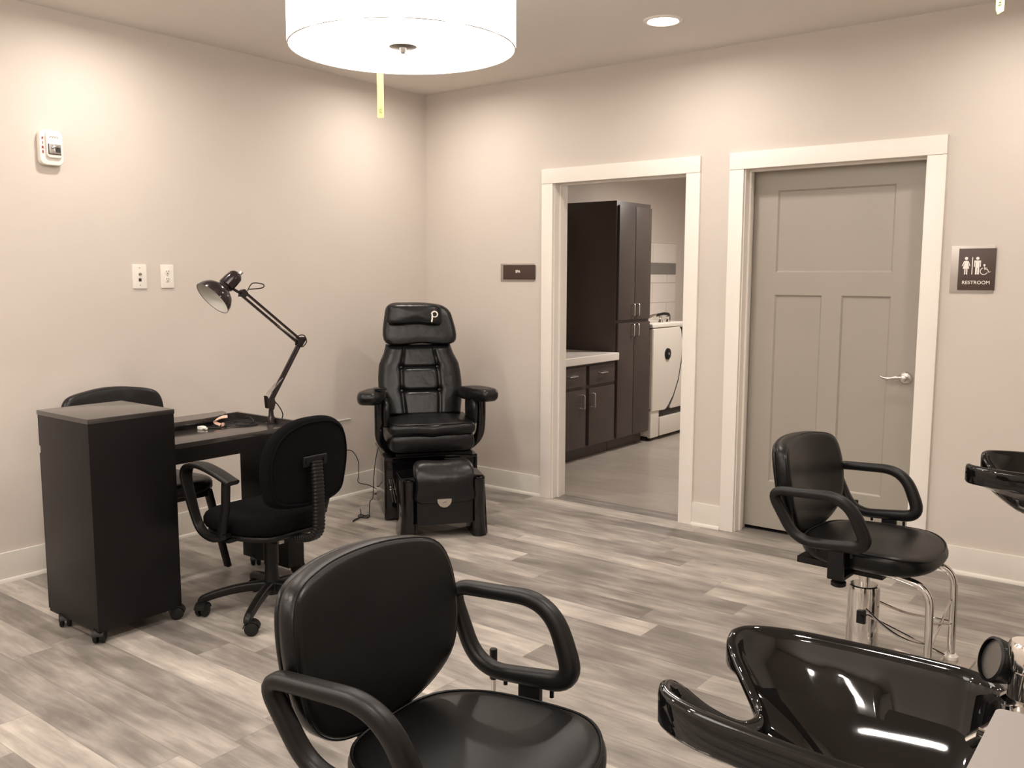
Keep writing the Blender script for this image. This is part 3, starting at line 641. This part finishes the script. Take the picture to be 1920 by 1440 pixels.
# ------------------------------------------------------------------ pedicure chair
pc = thing('pedicure_chair', 'black reclining pedicure spa chair with foot unit in the corner', 'pedicure chair', (.818, -.867, 0), R(-38))
def U2(a, b, h): return V((h, a, b))
m = MB(); m.box(-.52, 0, -.268, .283, .012, .372, .004); m.box(-.52, .012, -.275, .290, .368, .386, .006); m.box(-.006, .012, -.275, -.262, .012, .37, .003); m.box(-.006, .012, .277, .290, .012, .37, .003)
m.build('base_cabinet_box', M['gloss'], pc)
m = MB(); m.box(-.44, -.02, -.16, .20, .387, .420, .008); m.box(-.05, .015, -.20, .26, .387, .405, .004); m.build('seat_slide', M['plastic'], pc)
so = [tuple(p) for p in spline([V(q) for q in ((-.40, -.22), (-.40, .23), (-.15, .265), (.05, .262), (.115, .22), (.125, 0), (.115, -.21), (.05, -.25), (-.15, -.252))], 6, True)]
m = MB(); m.pad(so, .105, lambda a, b, h: V((a, b, .482+h)), crown=.004, edge=.12); m.build('seat_base_cushion', M['leather'], pc)
m = MB(); m.pad(so, .075, lambda a, b, h: V((a+.012, b*1.02, .568+h-.10*(a+.1)*(a+.1)-.01*math.exp(-(b/.05)**2)*(1 if a > .05 else 0)+.0)), crown=.02, edge=.16); m.build('seat_cushion', M['leather'], pc)
m = MB(); m.sweep([V((a*1.0+.012, b*1.02, .600-.10*(a+.1)**2)) for a, b in [(x*.93, y*.93) for x, y in so]], circ(.004, 6), closed=True); m.build('seat_piping', M['leather'], pc)
# tufted backrest as a height field
def bulge(t, n=1.0): return max(0.0, 1-abs(t)**3.2)
def backpt(u, v):
    """u -1..1 across, v 0..1 up -> local point on the front of the backrest"""
    z = .60+.435*v; half = .232+.022*math.sin(PI*min(1, v*1.15))-.035*max(0, v-.72)/.28
    y = u*half*1.03-.010; x = -.21-.155*v
    d = .075*max(0, 1-abs(u)**4)**.5
    g = 0
    for sv in (-.47, .42):
        g += .020*math.exp(-((u-sv)/.045)**2)
    if -.47 < u < .42:
        for hv in (.36, .68): g += .020*math.exp(-((v-hv)/.022)**2)
    for sv in (-.47, .42):
        for hv in (.36, .68): g += .016*math.exp(-((u-sv)/.09)**2-((v-hv)/.05)**2)
    e = min(1, v/.05, (1-v)/.06); d2 = d*math.sqrt(max(0, e))
    return V((x+max(0, d2-g*min(1, e)), y, z))
m = MB(); NU, NV = 84, 70
grid = [[m.bm.verts.new(backpt(-1+2*i/NU, k/NV)) for i in range(NU+1)] for k in range(NV+1)]
for k in range(NV):
    for i in range(NU): m.face([grid[k][i], grid[k][i+1], grid[k+1][i+1], grid[k+1][i]])
def backrear(u, v):
    q = backpt(u, v); return V((-.21-.155*v-.06*max(0, 1-abs(u)**3), q.y, q.z))
g2 = [[(grid[k][i] if i in (0, NU) or k in (0, NV) else m.bm.verts.new(backrear(-1+2*i/NU, k/NV))) for i in range(NU+1)] for k in range(NV+1)]
for k in range(NV):
    for i in range(NU): m.face([g2[k][i], g2[k+1][i], g2[k+1][i+1], g2[k][i+1]])
m.smooth = 70
br = m.build('backrest', M['leather'], pc)
for u in (-.47, .42):
    for v in (.36, .68):
        p = backpt(u, v); m = MB(); m.lathe([(-.004, .009), (.002, .008), (.005, 0)], p+V((.006, 0, 0)), (1, 0, .3), 14); m.build('button', M['leather'], br)
hb = [tuple(p) for p in spline([V(q) for q in ((-.215, -.115), (-.215, .06), (-.18, .125), (-.08, .135), (.08, .13), (.17, .105), (.212, .04), (.215, -.115), (0, -.12))], 6, True)]
hf = lambda a, b, h: V((-.372+h-.30*b, a, 1.158+b))
m = MB(); m.pad(hb, .095, hf, crown=.006, edge=.16); hr = m.build('headrest', M['leather'], pc)
pb = [tuple(p) for p in spline([V(q) for q in ((-.175, -.055), (-.185, .02), (-.165, .065), (0, .070), (.13, .062), (.155, .01), (.14, -.062), (0, -.052))], 6, True)]
pw = lambda a, b, h: V((-.325+h-.2*b, a-.02, 1.218+b))
m = MB(); m.pad(pb, .075, pw, crown=.008, edge=.34, p=2); pil = m.build('neck_pillow', M['leather'], pc)
# the white P mark on the pillow
m = MB(); q = lambda a, b: pw(.100+a, -.008+b, .0405)
m.sweep([q(-.016, -.035), q(-.012, -.015), q(-.011, .012)], rrect(.009, .002, .0006, 1), up=(0, 1, 0))
m.sweep([q(.004+.018*math.cos(R(a)), .012+.017*math.sin(R(a))) for a in range(178, -125, -14)]+[q(-.004, .000)], rrect(.002, .009, .0006, 1), up=(1, 0, 0), scale=lambda t: (1, 1.05-.35*t))
lab(m.build('pillow_emblem', M['print'], pil), 'white letter P emblem')
for s in (-1, 1):
    yo = .308*s+(.005)
    m = MB()
    m.sweep(fillet([V((.02, yo, .74)), V((.02, yo, .60)), V((-.01, yo*.99, .49)), V((-.05, .235*s, .415)), V((-.10, .15*s, .40))], [.05, .10, .07, .05, 0], 8), rrect(.045, .05, .012, 3), up=(1, 0, 0)); m.build('arm_support', M['gloss'], pc)
    m = MB(); m.pad([tuple(p) for p in spline([V(q) for q in ((-.13, -.07), (-.13, .07), (.05, .08), (.10, .02), (.06, -.08))], 5, True)], .035, lambda a, b, h: V((a-.01, .262*s+h*s, .655+b)), crown=.004, edge=.2); m.build('arm_side_panel', M['leather'], pc)
    ao = [tuple(p) for p in spline([V(q) for q in ((-.20, -.035), (-.21, .03), (-.10, .066), (.08, .072), (.155, .045), (.165, 0), (.15, -.055), (0, -.07))], 6, True)]
    rot = R(18)*s
    def af(a, b, h, s=s, rot=rot):
        x = a*math.cos(rot)-b*s*math.sin(rot); y = a*math.sin(rot)+b*s*math.cos(rot)
        return V((x-.0, (.30 if s > 0 else .335)*s+y, .752+h+.04*a))
    m = MB(); m.pad(ao, .078, af, crown=.010, edge=.3, p=2.2); ap = m.build('arm_pad', M['leather'], pc)
    if s < 0:
        m = MB(); m.box(.0, .08, -.33, -.26, .798, .812, .004); m.build('remote_cover', M['gloss'], ap)
# hinge arms on the left of the base
m = MB()
for k in range(3): m.sweep([V((.016+.006*k, -.245+.012*k, .26)), V((.024+.02*k, -.225+.012*k, .12))], rrect(.008, .005, .001, 1))
for z in (.215, .20): m.box(.018, .034, -.246, -.212, z-.004, z+.004, .001)
m.build('foot_unit_hinge', M['chrome'], pc)
# foot unit: wide upright body with arched opening, side wells
fo = [(-.222, .0), (-.232, .345), (-.145, .352), (.165, .352), (.245, .345), (.262, .0), (.215, .0), (.205, .075), (.18, .10), (-.10, .10), (-.13, .08), (-.145, .0)]
m = MB(); m.prism(fo, lambda a, b, h: V((h, a, b)), .20, .42, .006); m.smooth = 40
# rounded well walls
for s, c0 in ((-1, -.185), (1, .205)):
    m.sweep([V((.325, c0+.012*s, .0)), V((.325, c0+.004*s, .06)), V((.325, c0, .12)), V((.325, c0, .33))], rrect(.245, .085, .040, 5), up=(1, 0, 0))
fb = m.build('foot_unit_body', M['gloss'], pc)
for s, c0 in ((-1, -.185), (1, .205)):
    m = MB(); m.sweep([V((.325+.117*math.cos(t)*(1), c0+.038*math.sin(t), .333)) for t in [2*PI*k/32 for k in range(32)]], circ(.006, 8), closed=True); m.build('well_rim', M['gloss'], fb)
po = [tuple(p) for p in spline([V(q) for q in ((-.152, -.088), (-.155, 0), (-.15, .12), (0, .126), (.165, .12), (.17, 0), (.168, -.088), (0, -.092))], 6, True)]
def lidf(a, b, h):
    t = max(0, b-.02)/.10
    return V((.425+h-.06*t*t, a+.006, .300+b))
m = MB(); m.pad(po, .085, lidf, crown=.008, edge=.14); lid = m.build('foot_rest_pad', M['leather'], pc)
m = MB(); m.box(.40, .455, -.145, .170, .085, .235, .008); m.build('front_panel', M['leather'], pc)
m = MB(); hp = [(.037*math.cos(R(a)), .037*math.sin(R(a))) for a in range(180, 361, 12)]
m.prism([(-.040, .006)]+[(.040*math.cos(R(a)), .042*math.sin(R(a))) for a in range(180, 361, 12)]+[(.040, .006)], lambda a, b, h: V((.468+h, a+.006, .228+b)), -.02, .006, .001); lt = m.build('latch_plate', M['satin'], pc)
m = MB(); m.lathe([(0, .009), (.004, .009), (.005, .006), (.003, .004), (.003, 0)], (.474, .006, .216), (1, 0, 0), 18); m.build('latch_button', M['steel'], lt)
m = MB(); m.sweep(spline([V((-.05, -.30, .44)), V((-.08, -.315, .36)), V((-.06, -.33, .25)), V((-.13, -.33, .12)), V((-.22, -.34, .07)), V((-.16, -.35, .02)), V((-.10, -.36, .006)), V((-.17, -.40, .006)), V((-.12, -.42, .006)), V((-.08, -.37, .006)), V((-.14, -.36, .008)), V((-.07, -.44, .006)), V((-.02, -.46, .006)), V((-.10, -.41, .01)), V((-.2, -.40, .03))], 10), circ(.0028, 6)); m.build('power_cord', M['rubber'], pc)

# plug-in cord at the left wall
wo = thing('wall_outlet', 'low wall outlet with orange indicator and black cord, behind the task chair', 'outlet', (0, -.86, .30), R(90))
m = MB(); m.box(-.04, .04, -.007, 0, -.062, .062, .003); m.build('cover_plate', M['white'], wo)
m = MB(); m.box(-.02, .02, -.04, -.0075, .0, .045, .004); m.build('power_plug', M['plastic'], wo)
m = MB(); m.box(.022, .034, -.012, -.0072, -.062, -.03, .002); lab(m.build('indicator', M['amber'], wo), 'small amber glowing indicator')
m = MB(); m.tube(spline([(.02, -.03, .02), (.07, -.05, .01), (.12, -.05, -.06), (.13, -.045, -.15), (.125, -.045, -.21), (.20, -.05, -.24), (.26, -.05, -.27), (.27, -.09, -.292), (.20, -.12, -.294), (.26, -.15, -.294), (.30, -.11, -.294), (.22, -.16, -.294)], 8), .0028, 6); m.build('power_cord', M['rubber'], wo)
m = MB(); m.box(0, .008, -.93, -.755, .514, .520, .002); tag(m.build('wall_cleat', M['white']), 'thin white strip on the left wall behind the task chair back', 'strip')

# ------------------------------------------------------------------ styling chairs
def make_styling(label, loc, rz, dz=0):
    t = thing('styling_chair', label, 'salon chair', loc, rz, 'black hydraulic styling chairs')
    so = [tuple(p) for p in spline([V(q) for q in ((-.185, -.15), (-.20, 0), (-.185, .15), (-.10, .235), (.06, .262), (.18, .245), (.245, .15), (.26, 0), (.245, -.15), (.18, -.245), (.06, -.262), (-.10, -.235))], 6, True)]
    sf = lambda a, b, h: V((a, b*.87, .487+h+dz+.06*max(0, abs(b)-.12)*(1 if h > 0 else 0)-(.9 if h > 0 else .2)*max(0, a-.13)**2+.8*max(0, -a-.10)**2))
    m = MB(); m.pad(so, .066, sf, crown=.010, edge=.17, p=2.6); m.smooth = 50; seat = m.build('seat', M['vinyl'], t)
    m = MB(); m.sweep([sf(a*.965, b*.965, .026) for a, b in so], circ(.0035, 6), closed=True); m.build('seat_piping', M['vinyl'], seat)
    m = MB(); m.box(-.19, .05, -.16, .16, .424+dz, .448+dz, .004); m.box(-.09, .09, -.08, .08, .395+dz, .425+dz, .006); m.build('seat_frame', M['plastic'], t)
    # backrest
    ob = [tuple(p) for p in spline([V(q) for q in ((-.125, -.170), (-.215, -.110), (-.248, -.02), (-.248, .09), (-.215, .155), (-.12, .178), (0, .184), (.12, .178), (.215, .155), (.248, .09), (.248, -.02), (.215, -.110), (.125, -.170), (0, -.190))], 5, True)]
    bf = lambda a, b, h: V((-.248+h+.75*a*a-.16*b, a-.005-dz*.4, .690+b*.97+dz*1.2))
    m = MB(); m.pad(ob, .058, bf, crown=.008, edge=.12, p=2.6); m.smooth = 50; back = m.build('backrest', M['vinyl'], t)
    m = MB(); m.sweep([bf(a*.985, b*.985, .016) for a, b in ob], circ(.0035, 6), closed=True); m.build('back_piping', M['vinyl'], back)
    m = MB(); m.pad([(a*.97, b*.97) for a, b in ob], .018, lambda a, b, h: bf(a, b, h-.030), crown=.003, edge=.06); m.build('back_shell', M['vinyl'], back)
    m = MB(); m.sweep(fillet([V((-.285, 0, .66+dz)), V((-.275, 0, .48+dz)), V((-.18, 0, .436+dz)), V((-.05, 0, .436+dz))], .05, 6), rrect(.012, .065, .004, 2), up=None); m.build('back_bracket', M['plastic'], t)
    for s in (-1, 1):
        y = .290*s; yi = .268*s
        pts = [V((-.244, y, .709+dz)), V((.031, y, .722+dz)), V((.104, yi, .556+dz)), V((-.150, yi, .534+dz))]
        path = fillet(pts, [.055, .085, .060, .075], 9, True)
        m = MB(); m.sweep(resample(path+[path[0]], 90)[:-1], rrect(.040, .036, .015, 4), closed=True, up=(0, 1, 0), scale=lambda t: (1, .90+.34*math.exp(-((t-.52)/.17)**2))); m.smooth = 60; am = m.build('armrest', M['urethane'], t)
        m = MB(); m.box(-.035, .02, min(yi, yi*.97)-.004, max(yi, yi*.97)+.004, .428+dz, .530+dz, .004); m.box(-.035, .02, min(.1*s, yi), max(.1*s, yi), .424+dz, .436+dz, .002)
        for x in (-.075, .045): m.cyl((x, yi, .512+dz), (x, yi, .528+dz), .005, n=10)
        m.build('arm_bracket', M['plastic'], am)
    m = MB(); m.cyl((-.02, -.20, .43+dz), (-.02, -.20, .402+dz), .008, n=10); m.lathe([(0, .020), (.004, .026), (.016, .026), (.020, .02)], (-.02, -.20, .383+dz)); m.build('adjuster_knob', M['plastic'], t)
    m = MB(); m.lathe([(.0, .056), (.02, .056), (.322, .055), (.340, .052), (.344, .047), (.344, .018), (.396+dz, .018)], n=36); pump = m.build('hydraulic_pump', M['chrome'], t)
    m = MB(); m.lathe([(.0, .29), (.008, .292), (.016, .285), (.028, .12), (.034, .062)], n=64); m.build('base_plate', M['chrome'], t)
    m = MB(); m.box(.0, .03, -.066, -.050, .215, .262, .002); m.cyl((.018, -.062, .24), (.018, -.078, .24), .010, n=14); m.build('pump_bracket', M['plastic'], pump)
    m = MB(); m.tube(fillet([V((-.02, .050, .30)), V((-.07, .15, .31)), V((-.17, .36, .335)), V((-.178, .377, .35)), V((-.178, .377, .49))], .02, 5), .0055, 8); lv = m.build('pump_lever', M['chrome'], pump)
    m = MB(); m.cyl((-.178, .377, .478), (-.178, .377, .556), .0095, n=14, bev=.003); m.build('lever_grip', M['plastic'], lv)
    fr = MB(); fr.sweep([V((.02, -.10, .440+dz)), V((.02, .10, .440+dz))], circ(.012, 10))
    for s in (-1, 1):
        fr.tube(fillet([V((.0, .10*s, .440+dz)), V((.14, .125*s, .440+dz)), V((.265, .14*s, .42+dz)), V((.270, .14*s, .10))], [0, .05, .12, 0], 10), .0135, 12)
    foot = fr.build('footrest', M['chrome'], t)
    m = MB()
    m.tube([V((.264, -.14, .30)), V((.268, .14, .22))], .004, 6); m.tube([V((.268, -.14, .20)), V((.264, .14, .315))], .004, 6)
    for s in (-1, 1): m.tube(spline([V((.03, .055*s, .27)), V((.12, .10*s, .235)), V((.20, .138*s, .225)), V((.262, .14*s, .225))], 5), .0048, 6)
    m.tube([V((.03, -.045, .245)), V((.29, -.02, .16))], .0048, 6)
    m.build('brace_rods', M['chrome'], foot)
    m = MB(); m.box(.245, .345, -.185, .185, .078, .092, .006); m.sweep([V((.25, -.19, .092)), V((.25, .19, .092))], circ(.007, 8)); m.build('foot_plate', M['satin'], foot)
    for s in (-1, 1):
        m = MB(); m.lathe([(0, .026), (.012, .026), (.02, .018)], (.27, .14*s, .090)); m.build('tube_collar', M['cream'], foot)
    m = MB(); m.sweep([V((.04, 0, .05)), V((.26, 0, .082))], rrect(.010, .05, .002, 1)); m.build('foot_plate_stay', M['steel'], foot)
    return t
sA = make_styling('black hydraulic styling chair nearest the camera, cut by the bottom edge', (3.366, -3.507, .0), .104, .021)
sB = make_styling('black hydraulic styling chair with chrome footrest in front of the restroom door', (3.54, -1.478, 0), -.056)

# ------------------------------------------------------------------ shampoo bowls
def make_bowl(label, loc, group):
    """local: -x towards the client, +x towards the wall; z of the rim is 0"""
    t = thing('shampoo_bowl', label, 'sink', loc, 0, group)
    ctl = [(-.155, 0, -.080), (-.168, .030, -.078), (-.200, .060, -.055), (-.235, .085, -.022), (-.252, .110, -.006), (-.250, .142, 0), (-.225, .172, 0), (-.16, .196, 0), (-.05, .208, 0), (.06, .212, 0), (.13, .205, 0), (.18, .165, 0), (.20, .09, 0), (.205, 0, 0)]
    ctl = ctl+[(a, -b, c) for a, b, c in ctl[-2:0:-1]]
    out = spline([V(c) for c in ctl], 7, True); n = len(out)
    def nrm(i):
        tt = (out[(i+1) % n]-out[(i-1) % n]); tt.z = 0; tt.normalize(); return V((tt.y, -tt.x, 0))
    NR = [nrm(i) for i in range(n)]
    cen = V((.06, 0, 0))
    if NR[len(ctl)//2*7 if False else 10*7].dot(out[70]-cen) < 0: NR = [-q for q in NR]
    m = MB(); rings = []
    dr = V((.10, 0, -.215))
    # underside -> apron -> rim lip -> inside -> drain
    def ring(f): rings.append([m.bm.verts.new(f(i)) for i in range(n)])
    def apz(i): return min(out[i].z-.022, -.060)
    def under(s, dz):
        def f(i):
            p = out[i]; q = p-NR[i]*.006; c = V((.13, 0, 0)); r = V((q.x, q.y, 0)).lerp(c, s)
            return V((r.x, r.y, apz(i)*(1-s)+dz*s if s < 1 else dz))
        return f
    for s_, dz in ((.80, -.30), (.72, -.30), (.55, -.25), (.30, -.20), (.05, -.10)): ring(under(s_, dz))
    ring(lambda i: V((out[i].x, out[i].y, apz(i)))-NR[i]*.003)
    ring(lambda i: V((out[i].x, out[i].y, apz(i)+.006)))
    ring(lambda i: V((out[i].x, out[i].y, out[i].z-.012)))
    ring(lambda i: out[i]-NR[i]*.003+V((0, 0, -.003)))
    ring(lambda i: out[i]-NR[i]*.010)
    ring(lambda i: out[i]-NR[i]*.018+V((0, 0, -.004)))
    ring(lambda i: out[i]-NR[i]*.024+V((0, 0, -.016)))
    inner = [out[i]-NR[i]*.028+V((0, 0, -.030)) for i in range(n)]
    ring(lambda i: inner[i])
    K = 14
    for k in range(1, K+1):
        s_ = k/K*.93
        def f(i, s_=s_):
            p = inner[i]; q = V((p.x, p.y, 0)).lerp(V((dr.x, dr.y, 0)), s_)
            w = 1-(1-s_)**2.1
            if p.x > 0: w = 1-(1-s_)**3.2
            z = p.z+(dr.z-p.z)*w
            fx = max(0, min(1, (-.02-q.x)/.16)); rid = .010*math.exp(-((q.x+.075-.25*q.y*q.y)/.016)**2)*math.exp(-(q.y/.17)**4)
            return V((q.x, q.y, z+rid*(1 if s_ > .1 else 0)))
        ring(f)
    for A, B in zip(rings, rings[1:]):
        for k in range(n): m.face([A[k], A[(k+1) % n], B[(k+1) % n], B[k]])
    m.face(rings[0]); m.face(rings[-1]); m.smooth = 60
    m.build('basin', M['fiber'], t)
    m = MB(); m.lathe([(-.002, .030), (.002, .030), (.003, .024), (-.001, .018), (-.001, 0)], dr+V((0, 0, .006))); m.build('drain', M['chrome'], t)
    m = MB(); m.box(.185, .34, -.22, .22, -.10, -.004, .016, 4); m.build('faucet_deck', M['fiber'], t)
    m = MB(); m.box(.19, .40, -.15, .15, -.85, -.10, .012, 3); m.build('pedestal', M['fiber'], t)
    m = MB(); m.lathe([(0, .030), (.008, .030), (.012, .022), (.05, .020), (.055, .024), (.09, .024), (.096, .020)], (.202, .128, -.006), n=28); m.sweep(spline([(.202, .128, .075), (.215, .10, .06), (.235, .06, .045)], 5), rrect(.022, .012, .004, 2)); m.build('vacuum_breaker', M['chrome'], t)
    m = MB(); m.lathe([(0, .026), (.01, .026), (.02, .018), (.045, .018)], (.225, .0, -.006)); m.sweep(fillet([V((.225, 0, .022)), V((.20, 0, .018)), V((.158, .0, -.022))], .02, 6), rrect(.022, .034, .007, 3), scale=lambda q: 1.1-.35*q); m.build('faucet_spout', M['chrome'], t)
    m = MB()
    for s in (-1,): m.lathe([(0, .018), (.03, .015), (.032, 0)], (.235, .08*s, -.006)); m.sweep([V((.235, .08*s, .024)), V((.18, .09*s, .036))], rrect(.012, .010, .003, 2))
    m.build('faucet_handle', M['chrome'], t)
    m = MB(); hc = V((.172, .150, .042)); ha = V((-.70, -.50, .25)).normalized()
    m.lathe([(.024, .030), (.022, .034), (.016, .034), (-.004, .030), (-.022, .018), (-.03, .0)], hc, ha, 32, cap=False)
    m.sweep(spline([hc-ha*.018, hc+V((.035, .0, -.008)), hc+V((.085, .004, -.022)), hc+V((.14, .0, -.04))], 6), circ(.0115, 12), scale=lambda q: 1.15-.3*q); sp = m.build('spray_head', M['plastic'], t)
    m = MB(); m.lathe([(.018, .0), (.018, .0305)], hc, ha, 32, cap=False); lab(m.build('spray_face', M['steel'], sp), 'grey perforated spray face')
    return t
b1 = make_bowl('glossy black shampoo bowl with spray head, bottom right beside the near styling chair', (4.091, -3.465, .838), 'black shampoo bowls')
b2 = dup(b1, (4.132, -1.50, .862), 0, 'glossy black shampoo bowl cut by the right edge beside the far styling chair')

# cabinet at the lower right corner
m = MB(); m.box(4.345, 4.80, -4.16, -3.775, .0, .975, .003)
cb = thing('shelf_cabinet', 'cabinet with taupe top at the bottom right corner beside the sink', 'cabinet', (0, 0, 0))
m.build('cabinet_body', M['lam'], cb)
m = MB(); m.sweep([V((4.57, -3.957, .976)), V((4.57, -3.957, 1.0))], rrect(.50, .405, .008, 3), up=(1, 0, 0)); m.build('top_panel', M['taupe'], cb)

# ------------------------------------------------------------------ camera, world, view
w = bpy.data.worlds.new('room_ambient'); w.use_nodes = True; w.node_tree.nodes['Background'].inputs[0].default_value = (.02, .018, .016, 1); S.world = w
cam = bpy.data.cameras.new('camera'); co = bpy.data.objects.new('camera', cam); COL.objects.link(co)
fpx, cx, cy, cz, yaw, pit, rol = 1691.96, 4.468, -4.7872, 1.4504, -.6574, -.1175, .0024
cam.sensor_width = 36; cam.sensor_fit = 'HORIZONTAL'; cam.lens = fpx/1920*36; cam.clip_start = .02
fw = V((math.sin(yaw)*math.cos(pit), math.cos(yaw)*math.cos(pit), math.sin(pit))); r_ = V((math.cos(yaw), -math.sin(yaw), 0)); u_ = r_.cross(fw)
c, s = math.cos(rol), math.sin(rol); r2 = c*r_+s*u_; u2 = -s*r_+c*u_
mt = Matrix((r2, u2, -fw)).transposed().to_4x4(); mt.translation = V((cx, cy, cz)); co.matrix_world = mt
S.camera = co
S.view_settings.view_transform = 'Standard'; S.view_settings.look = 'None'; S.view_settings.gamma = 1; S.view_settings.use_curve_mapping = False
S.view_settings.exposure = 0.42
S.cycles.max_bounces = 10; S.cycles.diffuse_bounces = 6; S.cycles.glossy_bounces = 5; S.cycles.sample_clamp_indirect = 6
S.cycles.use_denoising = True
